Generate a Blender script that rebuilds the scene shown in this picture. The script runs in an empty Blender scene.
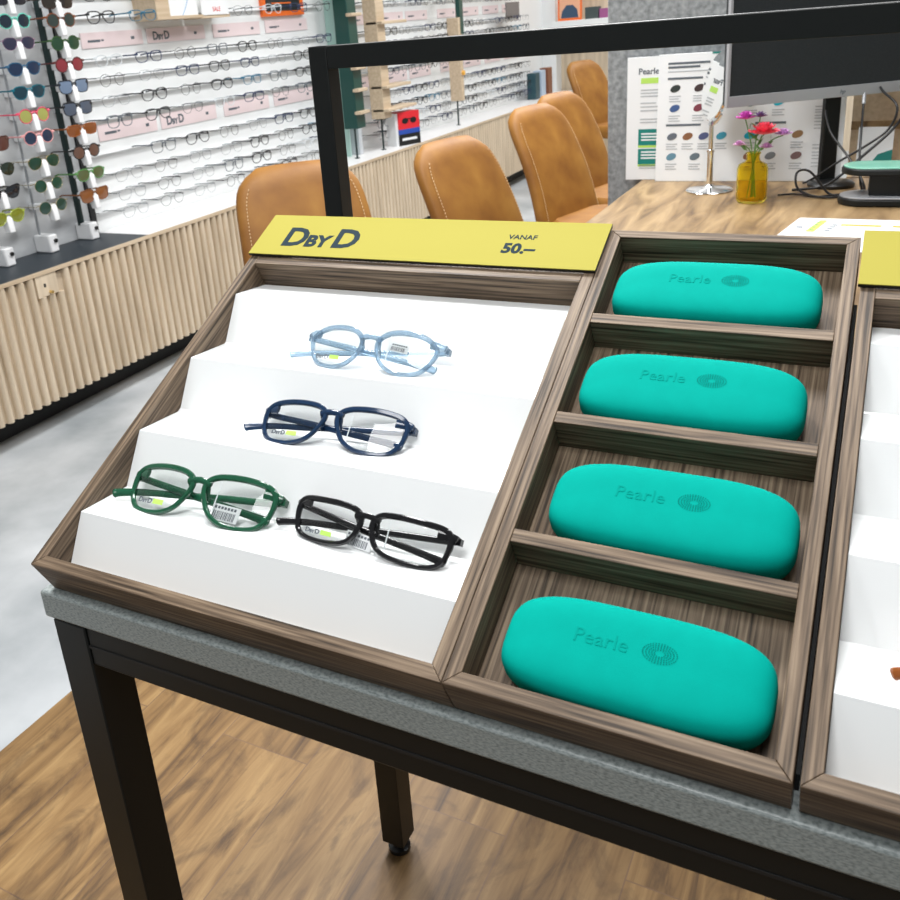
import bpy, math, random
from mathutils import Vector, Matrix
random.seed(7)
PI = math.pi
COL = bpy.context.scene.collection

# ------------------------------------------------------------------ helpers
class MB:
    def __init__(s): s.v = []; s.f = []
    def add(s, vs, fs):
        n = len(s.v); s.v += [tuple(v) for v in vs]; s.f += [tuple(i + n for i in f) for f in fs]
    def box(s, x0, x1, y0, y1, z0, z1):
        s.add([(x0,y0,z0),(x1,y0,z0),(x1,y1,z0),(x0,y1,z0),(x0,y0,z1),(x1,y0,z1),(x1,y1,z1),(x0,y1,z1)],
              [(0,3,2,1),(4,5,6,7),(0,1,5,4),(1,2,6,5),(2,3,7,6),(3,0,4,7)]); return s
    def prism(s, prof, x0, x1):            # profile in (y, z), extruded along x
        n = len(prof)
        s.add([(x0, y, z) for y, z in prof] + [(x1, y, z) for y, z in prof],
              [tuple(range(n))[::-1], tuple(range(n, 2*n))] + [(i, (i+1) % n, n+(i+1) % n, n+i) for i in range(n)]); return s
    def prismz(s, prof, z0, z1):           # profile in (x, y), extruded along z
        n = len(prof)
        s.add([(x, y, z0) for x, y in prof] + [(x, y, z1) for x, y in prof],
              [tuple(range(n))[::-1], tuple(range(n, 2*n))] + [(i, (i+1) % n, n+(i+1) % n, n+i) for i in range(n)]); return s
    def prismy(s, prof, y0, y1):           # profile in (x, z), extruded along y
        n = len(prof)
        s.add([(x, y0, z) for x, z in prof] + [(x, y1, z) for x, z in prof],
              [tuple(range(n)), tuple(range(n, 2*n))[::-1]] + [(i, n+i, n+(i+1) % n, (i+1) % n) for i in range(n)]); return s
    def lathe(s, prof, n=28, c=(0,0,0)):   # profile (r, z)
        vs = []; fs = []
        for r, z in prof:
            for k in range(n):
                a = 2*PI*k/n; vs.append((c[0]+r*math.cos(a), c[1]+r*math.sin(a), c[2]+z))
        m = len(prof)
        for i in range(m-1):
            for k in range(n):
                fs.append((i*n+k, i*n+(k+1) % n, (i+1)*n+(k+1) % n, (i+1)*n+k))
        fs.append(tuple(range(n))[::-1]); fs.append(tuple((m-1)*n+k for k in range(n)))
        s.add(vs, fs); return s
    def sweep(s, pts, rads, up=(0,0,1), n=8, closed=False):   # rads: (height radius, thickness radius)
        pts = [Vector(p) for p in pts]; m = len(pts); up = Vector(up); vs = []; fs = []
        if not isinstance(rads, list): rads = [rads]*m
        rads = [r if isinstance(r, tuple) else (r, r) for r in rads]
        pb = None
        for i, p in enumerate(pts):
            a = pts[(i-1) % m] if (closed or i > 0) else p; b = pts[(i+1) % m] if (closed or i < m-1) else p
            t = (b-a).normalized(); bb = up - up.dot(t)*t
            if bb.length < .15 and pb is not None: bb = pb - pb.dot(t)*t
            if bb.length < 1e-4: bb = t.orthogonal()
            bb.normalize(); pb = bb; sd = t.cross(bb)
            for k in range(n):
                w = 2*PI*(k+.5)/n; vs.append(p + bb*math.sin(w)*rads[i][0] + sd*math.cos(w)*rads[i][1])
        for i in range(m if closed else m-1):
            j = (i+1) % m
            for k in range(n): fs.append((i*n+k, i*n+(k+1) % n, j*n+(k+1) % n, j*n+k))
        if not closed: fs.append(tuple(range(n))[::-1]); fs.append(tuple((m-1)*n+k for k in range(n)))
        s.add(vs, fs); return s
    def xf(s, M): s.v = [tuple(M @ Vector(v)) for v in s.v]; return s
    def build(s, name, mat, parent=None, bevel=0, smooth=None, segs=2):
        me = bpy.data.meshes.new(name); me.from_pydata(s.v, [], s.f); me.update()
        import bmesh
        b = bmesh.new(); b.from_mesh(me); bmesh.ops.recalc_face_normals(b, faces=b.faces); b.to_mesh(me); b.free()
        o = bpy.data.objects.new(name, me); COL.objects.link(o)
        if mat: me.materials.append(mat)
        if parent: o.parent = parent
        if bevel:
            md = o.modifiers.new('bevel', 'BEVEL'); md.width = bevel; md.segments = segs; md.limit_method = 'ANGLE'; md.angle_limit = .6
        if smooth is None: smooth = bool(bevel)
        if smooth:
            me.polygons.foreach_set('use_smooth', [True]*len(me.polygons))
            me.set_sharp_from_angle(angle=.7)
        return o

def box(name, mat, parent, x0, x1, y0, y1, z0, z1, bevel=0): return MB().box(x0,x1,y0,y1,z0,z1).build(name, mat, parent, bevel)
def tag(o, label, cat, group=None, kind=None):
    o['label'] = label; o['category'] = cat
    if group: o['group'] = group
    if kind: o['kind'] = kind
    return o
def struct(o): o['kind'] = 'structure'; return o
def thing(name, label, cat, loc=(0,0,0), rot=(0,0,0), group=None):
    o = bpy.data.objects.new(name, None); COL.objects.link(o); o.empty_display_size = .05
    o.location = loc; o.rotation_euler = rot
    return tag(o, label, cat, group)
def copy_tree(o, parent=None):
    c = o.copy(); COL.objects.link(c)
    if parent: c.parent = parent
    for ch in [x for x in bpy.data.objects if x.parent == o]: copy_tree(ch, c)
    return c
def catmull(P, per=5, closed=True):
    P = [Vector(p) for p in P]; n = len(P); out = []
    for i in range(n if closed else n-1):
        if closed: a, b, c, d = P[i-1], P[i], P[(i+1) % n], P[(i+2) % n]
        else: a, b, c, d = P[max(i-1,0)], P[i], P[i+1], P[min(i+2,n-1)]
        for k in range(per):
            t = k/per
            out.append(.5*((2*b)+(c-a)*t+(2*a-5*b+4*c-d)*t*t+(3*b-a-3*c+d)*t**3))
    if not closed: out.append(P[-1])
    return out
def text_mb(body, size, ext=.0002, align='LEFT', shear=0, bold=0):
    cu = bpy.data.curves.new('txt', 'FONT'); cu.body = body; cu.size = size; cu.extrude = ext; cu.align_x = align; cu.shear = shear
    cu.offset = bold; cu.resolution_u = 3
    o = bpy.data.objects.new('txt', cu); COL.objects.link(o)
    dg = bpy.context.evaluated_depsgraph_get(); me = bpy.data.meshes.new_from_object(o.evaluated_get(dg))
    mb = MB(); mb.add([tuple(v.co) for v in me.vertices], [tuple(p.vertices) for p in me.polygons])
    bpy.data.objects.remove(o); bpy.data.meshes.remove(me); bpy.data.curves.remove(cu)
    return mb
def shift(mb, dx, dy, dz=0): mb.v = [(x+dx, y+dy, z+dz) for x, y, z in mb.v]; return mb
def join(*ms):
    r = MB()
    for m in ms: r.add(m.v, m.f)
    return r
ORD = ['first','second','third','fourth','fifth','sixth','seventh','eighth','ninth','tenth','eleventh','twelfth','thirteenth']

# ------------------------------------------------------------------ materials
def mat(name, col, rough=.5, metal=0, spec=None, trans=0, emit=None, coat=0, ior=None, alpha=None):
    m = bpy.data.materials.new(name); m.use_nodes = True; b = m.node_tree.nodes['Principled BSDF']
    b.inputs['Base Color'].default_value = (*col, 1); b.inputs['Roughness'].default_value = rough; b.inputs['Metallic'].default_value = metal
    if spec is not None: b.inputs['Specular IOR Level'].default_value = spec
    b.inputs['Transmission Weight'].default_value = trans; b.inputs['Coat Weight'].default_value = coat
    if ior: b.inputs['IOR'].default_value = ior
    return m
def noise_mat(name, c1, c2, scale, rough=.5, stretch=(1,1,1), detail=6, bump=0, lo=.3, hi=.7, c3=None, spec=None, dist=0, bscale=None, mid=None):
    m = mat(name, c1, rough, spec=spec); nt = m.node_tree; N = nt.nodes; L = nt.links; b = N['Principled BSDF']
    tc = N.new('ShaderNodeTexCoord'); mp = N.new('ShaderNodeMapping'); mp.inputs['Scale'].default_value = stretch
    no = N.new('ShaderNodeTexNoise'); no.inputs['Scale'].default_value = scale; no.inputs['Detail'].default_value = detail
    no.inputs['Distortion'].default_value = dist
    cr = N.new('ShaderNodeValToRGB'); e = cr.color_ramp.elements
    e[0].position = lo; e[0].color = (*c1, 1); e[1].position = hi; e[1].color = (*c2, 1)
    if c3: q = e.new((lo+hi)/2 if mid is None else mid); q.color = (*c3, 1)
    L.new(tc.outputs['Object'], mp.inputs['Vector']); L.new(mp.outputs[0], no.inputs['Vector']); L.new(no.outputs['Fac'], cr.inputs['Fac'])
    L.new(cr.outputs['Color'], b.inputs['Base Color'])
    if bump:
        bp = N.new('ShaderNodeBump'); bp.inputs['Strength'].default_value = bump; bp.inputs['Distance'].default_value = .001
        if bscale:
            n2 = N.new('ShaderNodeTexNoise'); n2.inputs['Scale'].default_value = bscale; L.new(tc.outputs['Object'], n2.inputs['Vector']); L.new(n2.outputs['Fac'], bp.inputs['Height'])
        else: L.new(no.outputs['Fac'], bp.inputs['Height'])
        L.new(bp.outputs[0], b.inputs['Normal'])
    return m
def walnut(name, stretch):
    return noise_mat(name, (.028,.019,.012), (.25,.185,.125), 1, .45, stretch, 8, .25, .32, .68, (.135,.094,.062), dist=.3, spec=.22)
M_walx = walnut('walnut veneer grain along x', (9, 330, 330))
M_waly = walnut('walnut veneer grain along y', (330, 9, 330))
M_white = mat('white acrylic', (.84,.86,.86), .10, spec=.5)
M_slab = noise_mat('grey linen laminate', (.15,.18,.178), (.36,.40,.395), 1, .35, (300,300,900), 4, .15, .30, .60)
M_black = mat('black powder coat', (.007,.0085,.0085), .42, spec=.3)
M_blackf = mat('black plastic foot', (.01,.01,.01), .3)
M_yellow = mat('yellow sign card', (.355,.315,.058), .7, spec=.1)
M_ink = mat('dark slate ink', (.018,.034,.045), .8, spec=.1)
M_teal = noise_mat('mint teal case leatherette', (.0,.285,.235), (.0,.305,.25), 60, .8, spec=.04, bump=.12, bscale=1400)
M_teal2 = mat('relief shade teal', (.0,.14,.115), .8, spec=.04)  # case teal darkened to paint relief shade on the emblem
M_tealtxt = mat('relief shade teal lettering', (.0,.262,.215), .8, spec=.04)  # slightly darkened case teal, painting the shade of the raised name
M_wallw = mat('white wall paint', (.83,.85,.85), .4)
M_grey = noise_mat('concrete look panel', (.45,.47,.49), (.68,.70,.71), 3, .5, (1,1,4), 6, 0, .3, .7)
M_counterb = mat('black worktop', (.012,.02,.028), .45)
M_counterw = mat('white worktop', (.82,.82,.82), .35)
M_oak = noise_mat('light oak', (.52,.42,.30), (.72,.60,.45), 1, .45, (30,30,2.5), 6, .08, .3, .7)
M_oakx = noise_mat('light oak shelf', (.50,.38,.25), (.66,.53,.38), 1, .45, (60,3,60), 6)
M_kick = mat('dark toe kick', (.008,.009,.010), .6)
M_leather = noise_mat('cognac leather', (.16,.055,.008), (.36,.17,.030), 6, .55, (1,1,1), 8, .25, .25, .75, (.27,.115,.018), dist=.2, bscale=260, spec=.35)
M_thread = mat('stitching thread with seam highlight', (.75,.55,.32), .7)  # pale tone stands in for the highlight along the seam
M_desk = noise_mat('weathered oak desk', (.085,.045,.02), (.40,.27,.135), 1, .45, (16,2.6,16), 9, .2, .28, .68, (.26,.165,.075), dist=1.6)
M_felt = noise_mat('grey felt', (.17,.185,.19), (.37,.39,.40), 55, .95, (1,1,1), 8, .4, .3, .7)
M_paper = mat('white paper', (.82,.84,.85), .4)
M_pale = mat('pale grey text ink', (.45,.47,.49), .6)
M_dark = mat('dark text ink', (.10,.12,.14), .6)
M_pgreen = mat('lime green print', (.45,.72,.12), .6)
M_pteal = mat('teal print', (.0,.20,.17), .6)
M_porange = mat('orange print', (.80,.42,.06), .6)
M_pink = noise_mat('pale pink label strip', (.80,.66,.67), (.84,.72,.72), 3, .4)
M_chrome = mat('chrome', (.82,.83,.84), .07, 1)
M_mirror = mat('mirror glass', (.92,.94,.94), .01, 1)
M_screen = noise_mat('dark screen', (.012,.016,.019), (.020,.025,.028), 300, .42)
M_silver = mat('silver plastic', (.42,.43,.45), .35, .3)
M_cable = mat('black rubber cable', (.008,.008,.009), .4)
M_leaf = mat('green stem', (.10,.26,.05), .5)
M_rod = mat('dark metal rod', (.03,.05,.05), .35, .6)
M_green = mat('dark green panel', (.005,.055,.045), .4)
M_mint = mat('pale mint panel', (.45,.66,.60), .4)
M_plastic = mat('white plastic holder', (.84,.85,.86), .3)
M_red = mat('red print', (.70,.02,.03), .4); M_blue = mat('blue print', (.02,.07,.38), .4)
M_or = mat('orange frame', (.85,.16,.02), .4)
def glass(name, col, fac=.0, rough=.02):      # thin pane: clear with a fresnel sheen
    m = bpy.data.materials.new(name); m.use_nodes = True; nt = m.node_tree; N = nt.nodes; L = nt.links; N.clear()
    o = N.new('ShaderNodeOutputMaterial'); t = N.new('ShaderNodeBsdfTransparent'); t.inputs[0].default_value = (*col, 1)
    g = N.new('ShaderNodeBsdfGlossy'); g.inputs['Roughness'].default_value = rough; f = N.new('ShaderNodeFresnel'); f.inputs[0].default_value = 1.5
    mx = N.new('ShaderNodeMixShader'); L.new(f.outputs[0], mx.inputs[0]); L.new(t.outputs[0], mx.inputs[1]); L.new(g.outputs[0], mx.inputs[2]); L.new(mx.outputs[0], o.inputs[0])
    return m
M_lens = glass('clear demo lens', (.97,.985,.98))
def acetate(name, col, trans, rough=.12, tint=.5):
    m = mat(name, col, rough, spec=.45, trans=trans, coat=.15, ior=1.45); return m
A_clear = acetate('pale blue crystal acetate', (.40,.55,.68), .72)
A_navy = acetate('navy acetate', (.012,.035,.085), .25)
A_green = acetate('bottle green acetate', (.015,.10,.05), .3)
A_black = acetate('black acetate', (.008,.008,.009), 0)
A_crys = acetate('clear crystal inner acetate', (.75,.76,.82), .7)
A_tort = acetate('amber tortoise acetate', (.30,.09,.02), .3)

# ------------------------------------------------------------------ room
ZT = .902                                   # height of the tray origin
# floors
def floor_wood():
    m = bpy.data.materials.new('oak plank floor'); m.use_nodes = True; nt = m.node_tree; N = nt.nodes; L = nt.links; b = N['Principled BSDF']
    tc = N.new('ShaderNodeTexCoord'); mp = N.new('ShaderNodeMapping'); mp.inputs['Rotation'].default_value = (0,0,PI/2); mp.inputs['Location'].default_value = (.19,.028,0)
    br = N.new('ShaderNodeTexBrick'); br.inputs['Scale'].default_value = 1; br.inputs['Brick Width'].default_value = 1.2; br.inputs['Row Height'].default_value = .205
    br.inputs['Mortar Size'].default_value = .0012; br.inputs['Color1'].default_value = (.0,.0,.0,1); br.inputs['Color2'].default_value = (1,1,1,1); br.inputs['Mortar'].default_value = (.0,.0,.0,1)
    br.offset = .37; br.inputs['Bias'].default_value = 0
    L.new(tc.outputs['Object'], mp.inputs[0]); L.new(mp.outputs[0], br.inputs['Vector'])
    m2 = N.new('ShaderNodeMapping'); m2.inputs['Scale'].default_value = (26,2.4,1)
    vm = N.new('ShaderNodeVectorMath'); vm.operation = 'ADD'; sc = N.new('ShaderNodeVectorMath'); sc.operation = 'SCALE'; sc.inputs['Scale'].default_value = 9
    L.new(br.outputs['Color'], sc.inputs[0]); L.new(tc.outputs['Object'], m2.inputs[0]); L.new(m2.outputs[0], vm.inputs[0]); L.new(sc.outputs[0], vm.inputs[1])
    no = N.new('ShaderNodeTexNoise'); no.inputs['Scale'].default_value = 1; no.inputs['Detail'].default_value = 9; no.inputs['Distortion'].default_value = .9; no.inputs['Roughness'].default_value = .62; L.new(vm.outputs[0], no.inputs['Vector'])
    cr = N.new('ShaderNodeValToRGB'); e = cr.color_ramp.elements; e[0].position = .30; e[0].color = (.060,.030,.010,1); e[1].position = .68; e[1].color = (.30,.19,.078,1)
    q = e.new(.47); q.color = (.19,.108,.038,1)
    L.new(no.outputs['Fac'], cr.inputs['Fac'])
    mx = N.new('ShaderNodeMix'); mx.data_type = 'RGBA'; mx.blend_type = 'MULTIPLY'; mx.inputs['Factor'].default_value = 1
    c2 = N.new('ShaderNodeValToRGB'); g = c2.color_ramp.elements; g[0].position = 0; g[0].color = (.85,.82,.80,1); g[1].position = 1; g[1].color = (1.18,1.15,1.1,1)
    L.new(br.outputs['Color'], c2.inputs['Fac']); L.new(cr.outputs['Color'], mx.inputs['A']); L.new(c2.outputs['Color'], mx.inputs['B'])
    m3 = N.new('ShaderNodeMix'); m3.data_type = 'RGBA'; L.new(br.outputs['Fac'], m3.inputs['Factor']); L.new(mx.outputs['Result'], m3.inputs['A']); m3.inputs['B'].default_value = (.16,.09,.045,1)
    m4 = N.new('ShaderNodeMapping'); m4.inputs['Scale'].default_value = (9,4,1); L.new(tc.outputs['Object'], m4.inputs[0])
    n4 = N.new('ShaderNodeTexNoise'); n4.inputs['Scale'].default_value = 1; n4.inputs['Detail'].default_value = 7; n4.inputs['Distortion'].default_value = 1.5; n4.inputs['Roughness'].default_value = .65; L.new(m4.outputs[0], n4.inputs['Vector'])
    c4 = N.new('ShaderNodeValToRGB'); h = c4.color_ramp.elements; h[0].position = .50; h[0].color = (1,1,1,1); h[1].position = .74; h[1].color = (.30,.26,.24,1); L.new(n4.outputs['Fac'], c4.inputs['Fac'])
    x4 = N.new('ShaderNodeMix'); x4.data_type = 'RGBA'; x4.blend_type = 'MULTIPLY'; x4.inputs['Factor'].default_value = 1
    L.new(m3.outputs['Result'], x4.inputs['A']); L.new(c4.outputs['Color'], x4.inputs['B'])
    L.new(x4.outputs['Result'], b.inputs['Base Color']); b.inputs['Roughness'].default_value = .5
    bp = N.new('ShaderNodeBump'); bp.inputs['Strength'].default_value = .15; bp.inputs['Distance'].default_value = .001; L.new(no.outputs['Fac'], bp.inputs['Height']); L.new(bp.outputs[0], b.inputs['Normal'])
    return m
M_floorg = noise_mat('grey concrete floor', (.28,.305,.32), (.55,.57,.585), 3.2, .45, (1,1,1), 10, .1, .3, .7, spec=.4)
struct(box('floor', M_floorg, None, -2.35, 3.6, -3, 8.3, -.05, 0))
fw = struct(MB().box(-.84, 2.6, -2.5, 3.2, 0, .003).build('floor_wood', floor_wood()))
struct(box('wall_left', M_wallw, None, -2.40, -2.29, -3, 8.3, 0, 2.9))
struct(box('wall_back', M_oak, None, -2.29, 3.6, 8.2, 8.3, 0, 2.9))

# grey panel carrying the sunglasses
o = box('display_back_panel', M_grey, None, -2.2897, -2.283, .4, 2.255, .6, 2.0)
tag(o, 'grey concrete-look back panel behind the sunglasses columns', 'wall panel')
o = box('corner_strip', M_kick, None, -2.29, -2.275, 2.257, 2.285, .6, 2.0)
tag(o, 'black vertical strip between grey sunglasses panel and white eyeglasses wall', 'strip')

# ------------------------------------------------------------------ slatted counter along the wall
t = thing('counter_cabinet', 'long floating wall cabinet with light oak slatted front', 'cabinet', (-2.0, 3, 0))
def W(mb, dx=2.0, dy=-3.0): return shift(mb, dx, dy)
W(MB().box(-2.285, -2.02, -.6, 8.15, .115, .575)).build('body', M_oak, t)
sl = MB(); y = -.58; k = 0
while y < 8.1:
    if not (1.695 < y < 1.80):
        pr_ = [(-2.02, y-.013)] + [(-2.012+.012*math.sin(a), y-.013*math.cos(a)) for a in [PI*i/8 for i in range(9)]] + [(-2.02, y+.013)]
        sl.prismz(pr_, .115, .585)
    else:
        pr_ = [(-2.02, y-.013)] + [(-2.012+.012*math.sin(a), y-.013*math.cos(a)) for a in [PI*i/8 for i in range(9)]] + [(-2.02, y+.013)]
        sl.prismz(pr_, .115, .505)
    y += .0417
W(sl).build('slatted_front', M_oak, t, smooth=True)
W(MB().box(-2.02, -2.003, 1.69, 1.785, .506, .585)).build('lock_panel', M_oak, t)
lk = W(MB().box(-2.003, -2.001, 1.722, 1.730, .54, .552)).build('keyhole', M_kick, t)
W(MB().sweep([(-2.004, 1.745, .517), (-1.99, 1.745, .517)], .006, n=10)).build('lock_knob', mat('brass', (.8,.6,.25), .25, 1), t)
W(MB().box(-2.285, -2.14, -.6, 8.1, .003, .115)).build('toe_kick', M_kick, t)
o = box('black_worktop', M_counterb, None, -2.285, -2.006, -.6, 2.29, .586, .6, .001)
tag(o, 'black worktop below the grey sunglasses panel', 'worktop')
o = box('white_worktop', M_counterw, None, -2.285, -2.006, 2.292, 8.15, .586, .6, .001)
tag(o, 'white worktop below the wall of eyeglasses', 'worktop')
o = box('worktop_edging', M_oakx, None, -2.0055, -1.999, -.6, 8.15, .586, .6)
tag(o, 'thin pale oak edge strip along the front of the wall worktop', 'edging')

# ------------------------------------------------------------------ spectacles builder
EYES = dict(
  rect=[(-28,12),(-22,17),(-8,19),(8,18.5),(20,16),(25.5,10.5),(24,1),(17,-11),(7,-17.5),(-7,-19),(-20,-16),(-27,-7),(-29,3)],
  flat=[(-28,12),(-23,16),(-8,17),(8,17),(21,15),(26,9),(24.5,-3),(18,-13),(4,-17),(-14,-17),(-25,-12),(-29,1)],
  panto=[(-26,5),(-21,13.5),(-10,18.5),(6,19),(18,15.5),(24,7),(20.5,-7),(10,-17),(-4,-19),(-18,-13)],
  round=[(22*math.cos(a), 21*math.sin(a)) for a in [PI-2*PI*i/12 for i in range(12)]],
  avi=[(-26,10),(-12,19),(6,19),(20,14),(23,4),(16,-12),(0,-21),(-16,-19),(-26,-6)],
  cat=[(-30,18),(-14,19),(5,16),(20,12),(23,2),(16,-13),(0,-19),(-16,-16),(-25,-4)],
  square=[(-26,18),(-10,20),(8,20),(23,17),(25,4),(22,-12),(12,-20),(-6,-21),(-21,-16),(-26,0)])
def eye_pts(kind, side, per):
    P = catmull([(x, z, 0) for x, z in EYES[kind]], per)
    return [((p.x*1.1-37), p.y+21) if side < 0 else ((37-p.x*1.1), p.y+21) for p in P]
def front_mb(kind, A=75, rim=4.0, depth=4.2, per=4, hz=36, wrap=5.0, metal=False):
    mb = MB(); wy = lambda x: wrap*(x/75.0)**2
    for s in (-1, 1):
        P = eye_pts(kind, s, per); n = len(P); cx = s*37; cz = 21; vs = []; fs = []
        for i in range(n):
            a = P[i-1]; b = P[(i+1) % n]; tx, tz = b[0]-a[0], b[1]-a[1]; l = math.hypot(tx, tz); nx, nz = tz/l, -tx/l
            if nx*(P[i][0]-cx)+nz*(P[i][1]-cz) < 0: nx, nz = -nx, -nz
            top = max(0, (P[i][1]-cz)/20); w = rim*(1+.35*top*(0 if metal else 1)); e = min(w, depth)*.28
            y0 = wy(P[i][0]); d = depth/2
            for off, yy in ((0,-d+e),(e,-d),(w-e,-d),(w,-d+e),(w,d-e),(w-e,d),(e,d),(0,d-e)):
                vs.append((P[i][0]+nx*off, y0+yy, P[i][1]+nz*off))
        for i in range(n):
            j = (i+1) % n
            for k in range(8): fs.append((i*8+k, i*8+(k+1) % 8, j*8+(k+1) % 8, j*8+k))
        mb.add(vs, fs)
        # end piece
        xs = s*60; mb.sweep([(s*60, wy(60), hz-.5), (s*68, wy(68)+.3, hz-.5), (s*(A-1), wy(70)+2.0, hz-1.5), (s*A, wy(70)+8, hz-2.5)],
                            [(5.0, 2), (4.6, 2), (3.6, 2), (3.2, 1.6)] if not metal else (1.2, 1.2), n=8)
    bz = hz-2; mb.sweep([(-11.5, 0, bz-1), (-5, -.6, bz+1), (0, -.9, bz+1.6), (5, -.6, bz+1), (11.5, 0, bz-1)], (3.0, 2.0) if not metal else (1, 1), n=8)
    if not metal:
        for s in (-1, 1): mb.sweep([(s*9.5, 1, bz-3), (s*8.6, 4.5, bz-9), (s*10.5, 5, bz-15)], (2.2, 1.6), up=(1,0,0), n=6)
    return mb
def lens_mb(kind, s, wrap=5.0, per=4):
    P = eye_pts(kind, s, per); n = len(P); cx = sum(p[0] for p in P)/n; cz = sum(p[1] for p in P)/n
    vs = [(cx, wrap*(cx/75)**2-1.2, cz)]; fs = []
    for r in (.5, 1.02):
        for x, z in P: X = cx+(x-cx)*r; vs.append((X, wrap*(X/75)**2-1.2*(1-r*r), cz+(z-cz)*r))
    for i in range(n): j = (i+1) % n; fs.append((0, 1+i, 1+j)); fs.append((1+i, 1+n+i, 1+n+j, 1+j))
    m = MB(); m.add(vs, fs); return m

# ------------------------------------------------------------------ wall eyewear (open temples, frame facing the room)
def wall_glasses_mesh(kind, m, rim=2.0, depth=2.6, metal=False, lens=None, temple=1.3):
    mb = front_mb(kind, 74, rim, depth, 2, 34, 4, metal)
    for s in (-1, 1): mb.sweep([(s*74, 8, 32), (s*72, 60, 32), (s*70, 95, 31), (s*68, 115, 27)], (temple*1.7, temple*.9), n=6)
    return mb
S_ = Matrix.Diagonal((.00108,.00108,.00108,1))
RotW = (0, 0, PI/2)
def glasses_row_items():
    colours = [('black', (.012,.014,.016), 3.4, False), ('thin black metal', (.02,.022,.025), 1.8, True), ('pale crystal', (.62,.66,.68), 2.4, False),
               ('dark navy', (.02,.035,.09), 3.2, False), ('thin silver', (.30,.32,.34), 1.5, True), ('smoke grey', (.12,.14,.16), 2.8, False),
               ('teal blue', (.03,.16,.26), 2.6, False), ('thin gunmetal', (.05,.055,.06), 1.6, True)]
    protos = []
    for i, (cn, c, rim, metal) in enumerate(colours):
        mt = mat(cn+' spectacle frame', c, .3, .6 if metal else 0)
        kind = ['rect','round','panto','flat','rect','square','flat','panto'][i]
        mb = wall_glasses_mesh(kind, mt, rim, 3.2 if not metal else 1.6, metal, temple=1.6 if not metal else 1.1).xf(S_)
        me = mb.build('eyeglasses', mt, smooth=True)
        protos.append((cn, me))
    return protos
protos = glasses_row_items(); first = [True]*len(protos)
ROWS = [1.545, 1.462, 1.298, 1.224, 1.143, 1.062, .925, .842, .764, .690]
SECT = [('near', [2.40+.2345*i for i in range(8)], 2.30, 4.22), ('middle', [4.64+.19*i for i in range(6)], 4.52, 5.66), ('far', [5.86+.2*i for i in range(8)], 5.74, 7.45)]
seq = [0,3,4,0,1,0,6,5,0,7,2,3,1,5,0,1,4,3]
cn_ = 0
for sname, ys, ya, yb in SECT:
    for r, z in enumerate(ROWS):
        rb = MB().box(-2.2895, -2.268, ya, yb, z-.012, z-.008)
        rl = rb.build('display_rail', M_plastic)
        tag(rl, 'slim white shelf rail under the %s row of eyeglasses, %s white wall section' % (ORD[r], sname), 'rail', 'white rails carrying the eyeglasses')
        for k, y in enumerate(ys):
            if sname == 'near' and r in (0, 1) and k in (2, 3): continue
            p = seq[(r*5+k*1+(0 if sname == 'near' else 3)) % len(seq)]
            if sname == 'near' and r in (6,) and k == 0: continue
            if r in (7, 8, 9) and sname == 'near' and k < 3: p = [4,7,4][k]
            cn, me = protos[p]
            o = me if first[p] else me.copy()
            if not first[p]: COL.objects.link(o)
            first[p] = False
            o.name = 'eyeglasses'
            o.location = ((-2.139 if r < 2 and k > 4 and sname == 'near' else -2.152)-.003*random.random(), y+random.uniform(-.003,.003), z-.036); o.rotation_euler = (0, 0, PI/2+random.uniform(-.06,.04))
            tag(o, '%s eyeglasses on %s white wall section, %s row down, %s from left' % (cn, sname, ORD[r], ORD[k]), 'eyeglasses', 'eyeglasses in rows on the white wall')
# label strips
def strip(y0, y1, z0, z1, txt, label, x=-2.289):
    t = thing('label_strip', label, 'label', (x, y0, z0), (PI/2, 0, PI/2), 'pale pink label strips on the wall')
    MB().box(0, y1-y0, 0, z1-z0, 0, .004).build('strip_plate', M_pink, t)
    h = z1-z0
    if txt == 'DbyD':
        mb = dbyd(h*.80, .035); shift(mb, .035, h*.22, .0042)
    else:
        mb = MB(); mb.box(.035, .035+.07, h*.36, h*.52, .0042, .0046); mb.box(.11, .125, h*.40, h*.52, .0042, .0046)
    e = MB().box((y1-y0)*.80, (y1-y0)*.80+.02, h*.38, h*.58, .0042, .0046)
    join(mb, e).build('printed_name', M_dark, t)
def dbyd(size, bold=.028):
    a = text_mb('D', size, size*.004, bold=size*bold); w = .70*size
    b = shift(text_mb('BY', size*.60, size*.004, bold=size*bold), w*1.04, 0); c = shift(text_mb('D', size, size*.004, bold=size*bold), w*1.04+size*.60*1.34, 0)
    return join(a, b, c)
for i, (y0, y1, tx) in enumerate([(2.395,2.755,''),(2.785,3.185,'DbyD'),(3.25,3.635,''),(3.685,4.085,'')]):
    strip(y0, y1, 1.337, 1.398, tx, 'pale pink label strip in upper strip row of near wall section, %s from left' % ORD[i])
    strip(y0, y1, .965, 1.032, tx, 'pale pink label strip in lower strip row of near wall section, %s from left' % ORD[i])
for sn, L_ in (('middle', [4.56+.37*i for i in range(3)]), ('far', [5.80+.42*i for i in range(4)])):
    for i, y0 in enumerate(L_):
        strip(y0, y0+.33, 1.337, 1.398, '', 'pale pink label strip in upper strip row of %s wall section, %s from left' % (sn, ORD[i]))
        strip(y0, y0+.33, .965, 1.032, '', 'pale pink label strip in lower strip row of %s wall section, %s from left' % (sn, ORD[i]))

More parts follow.
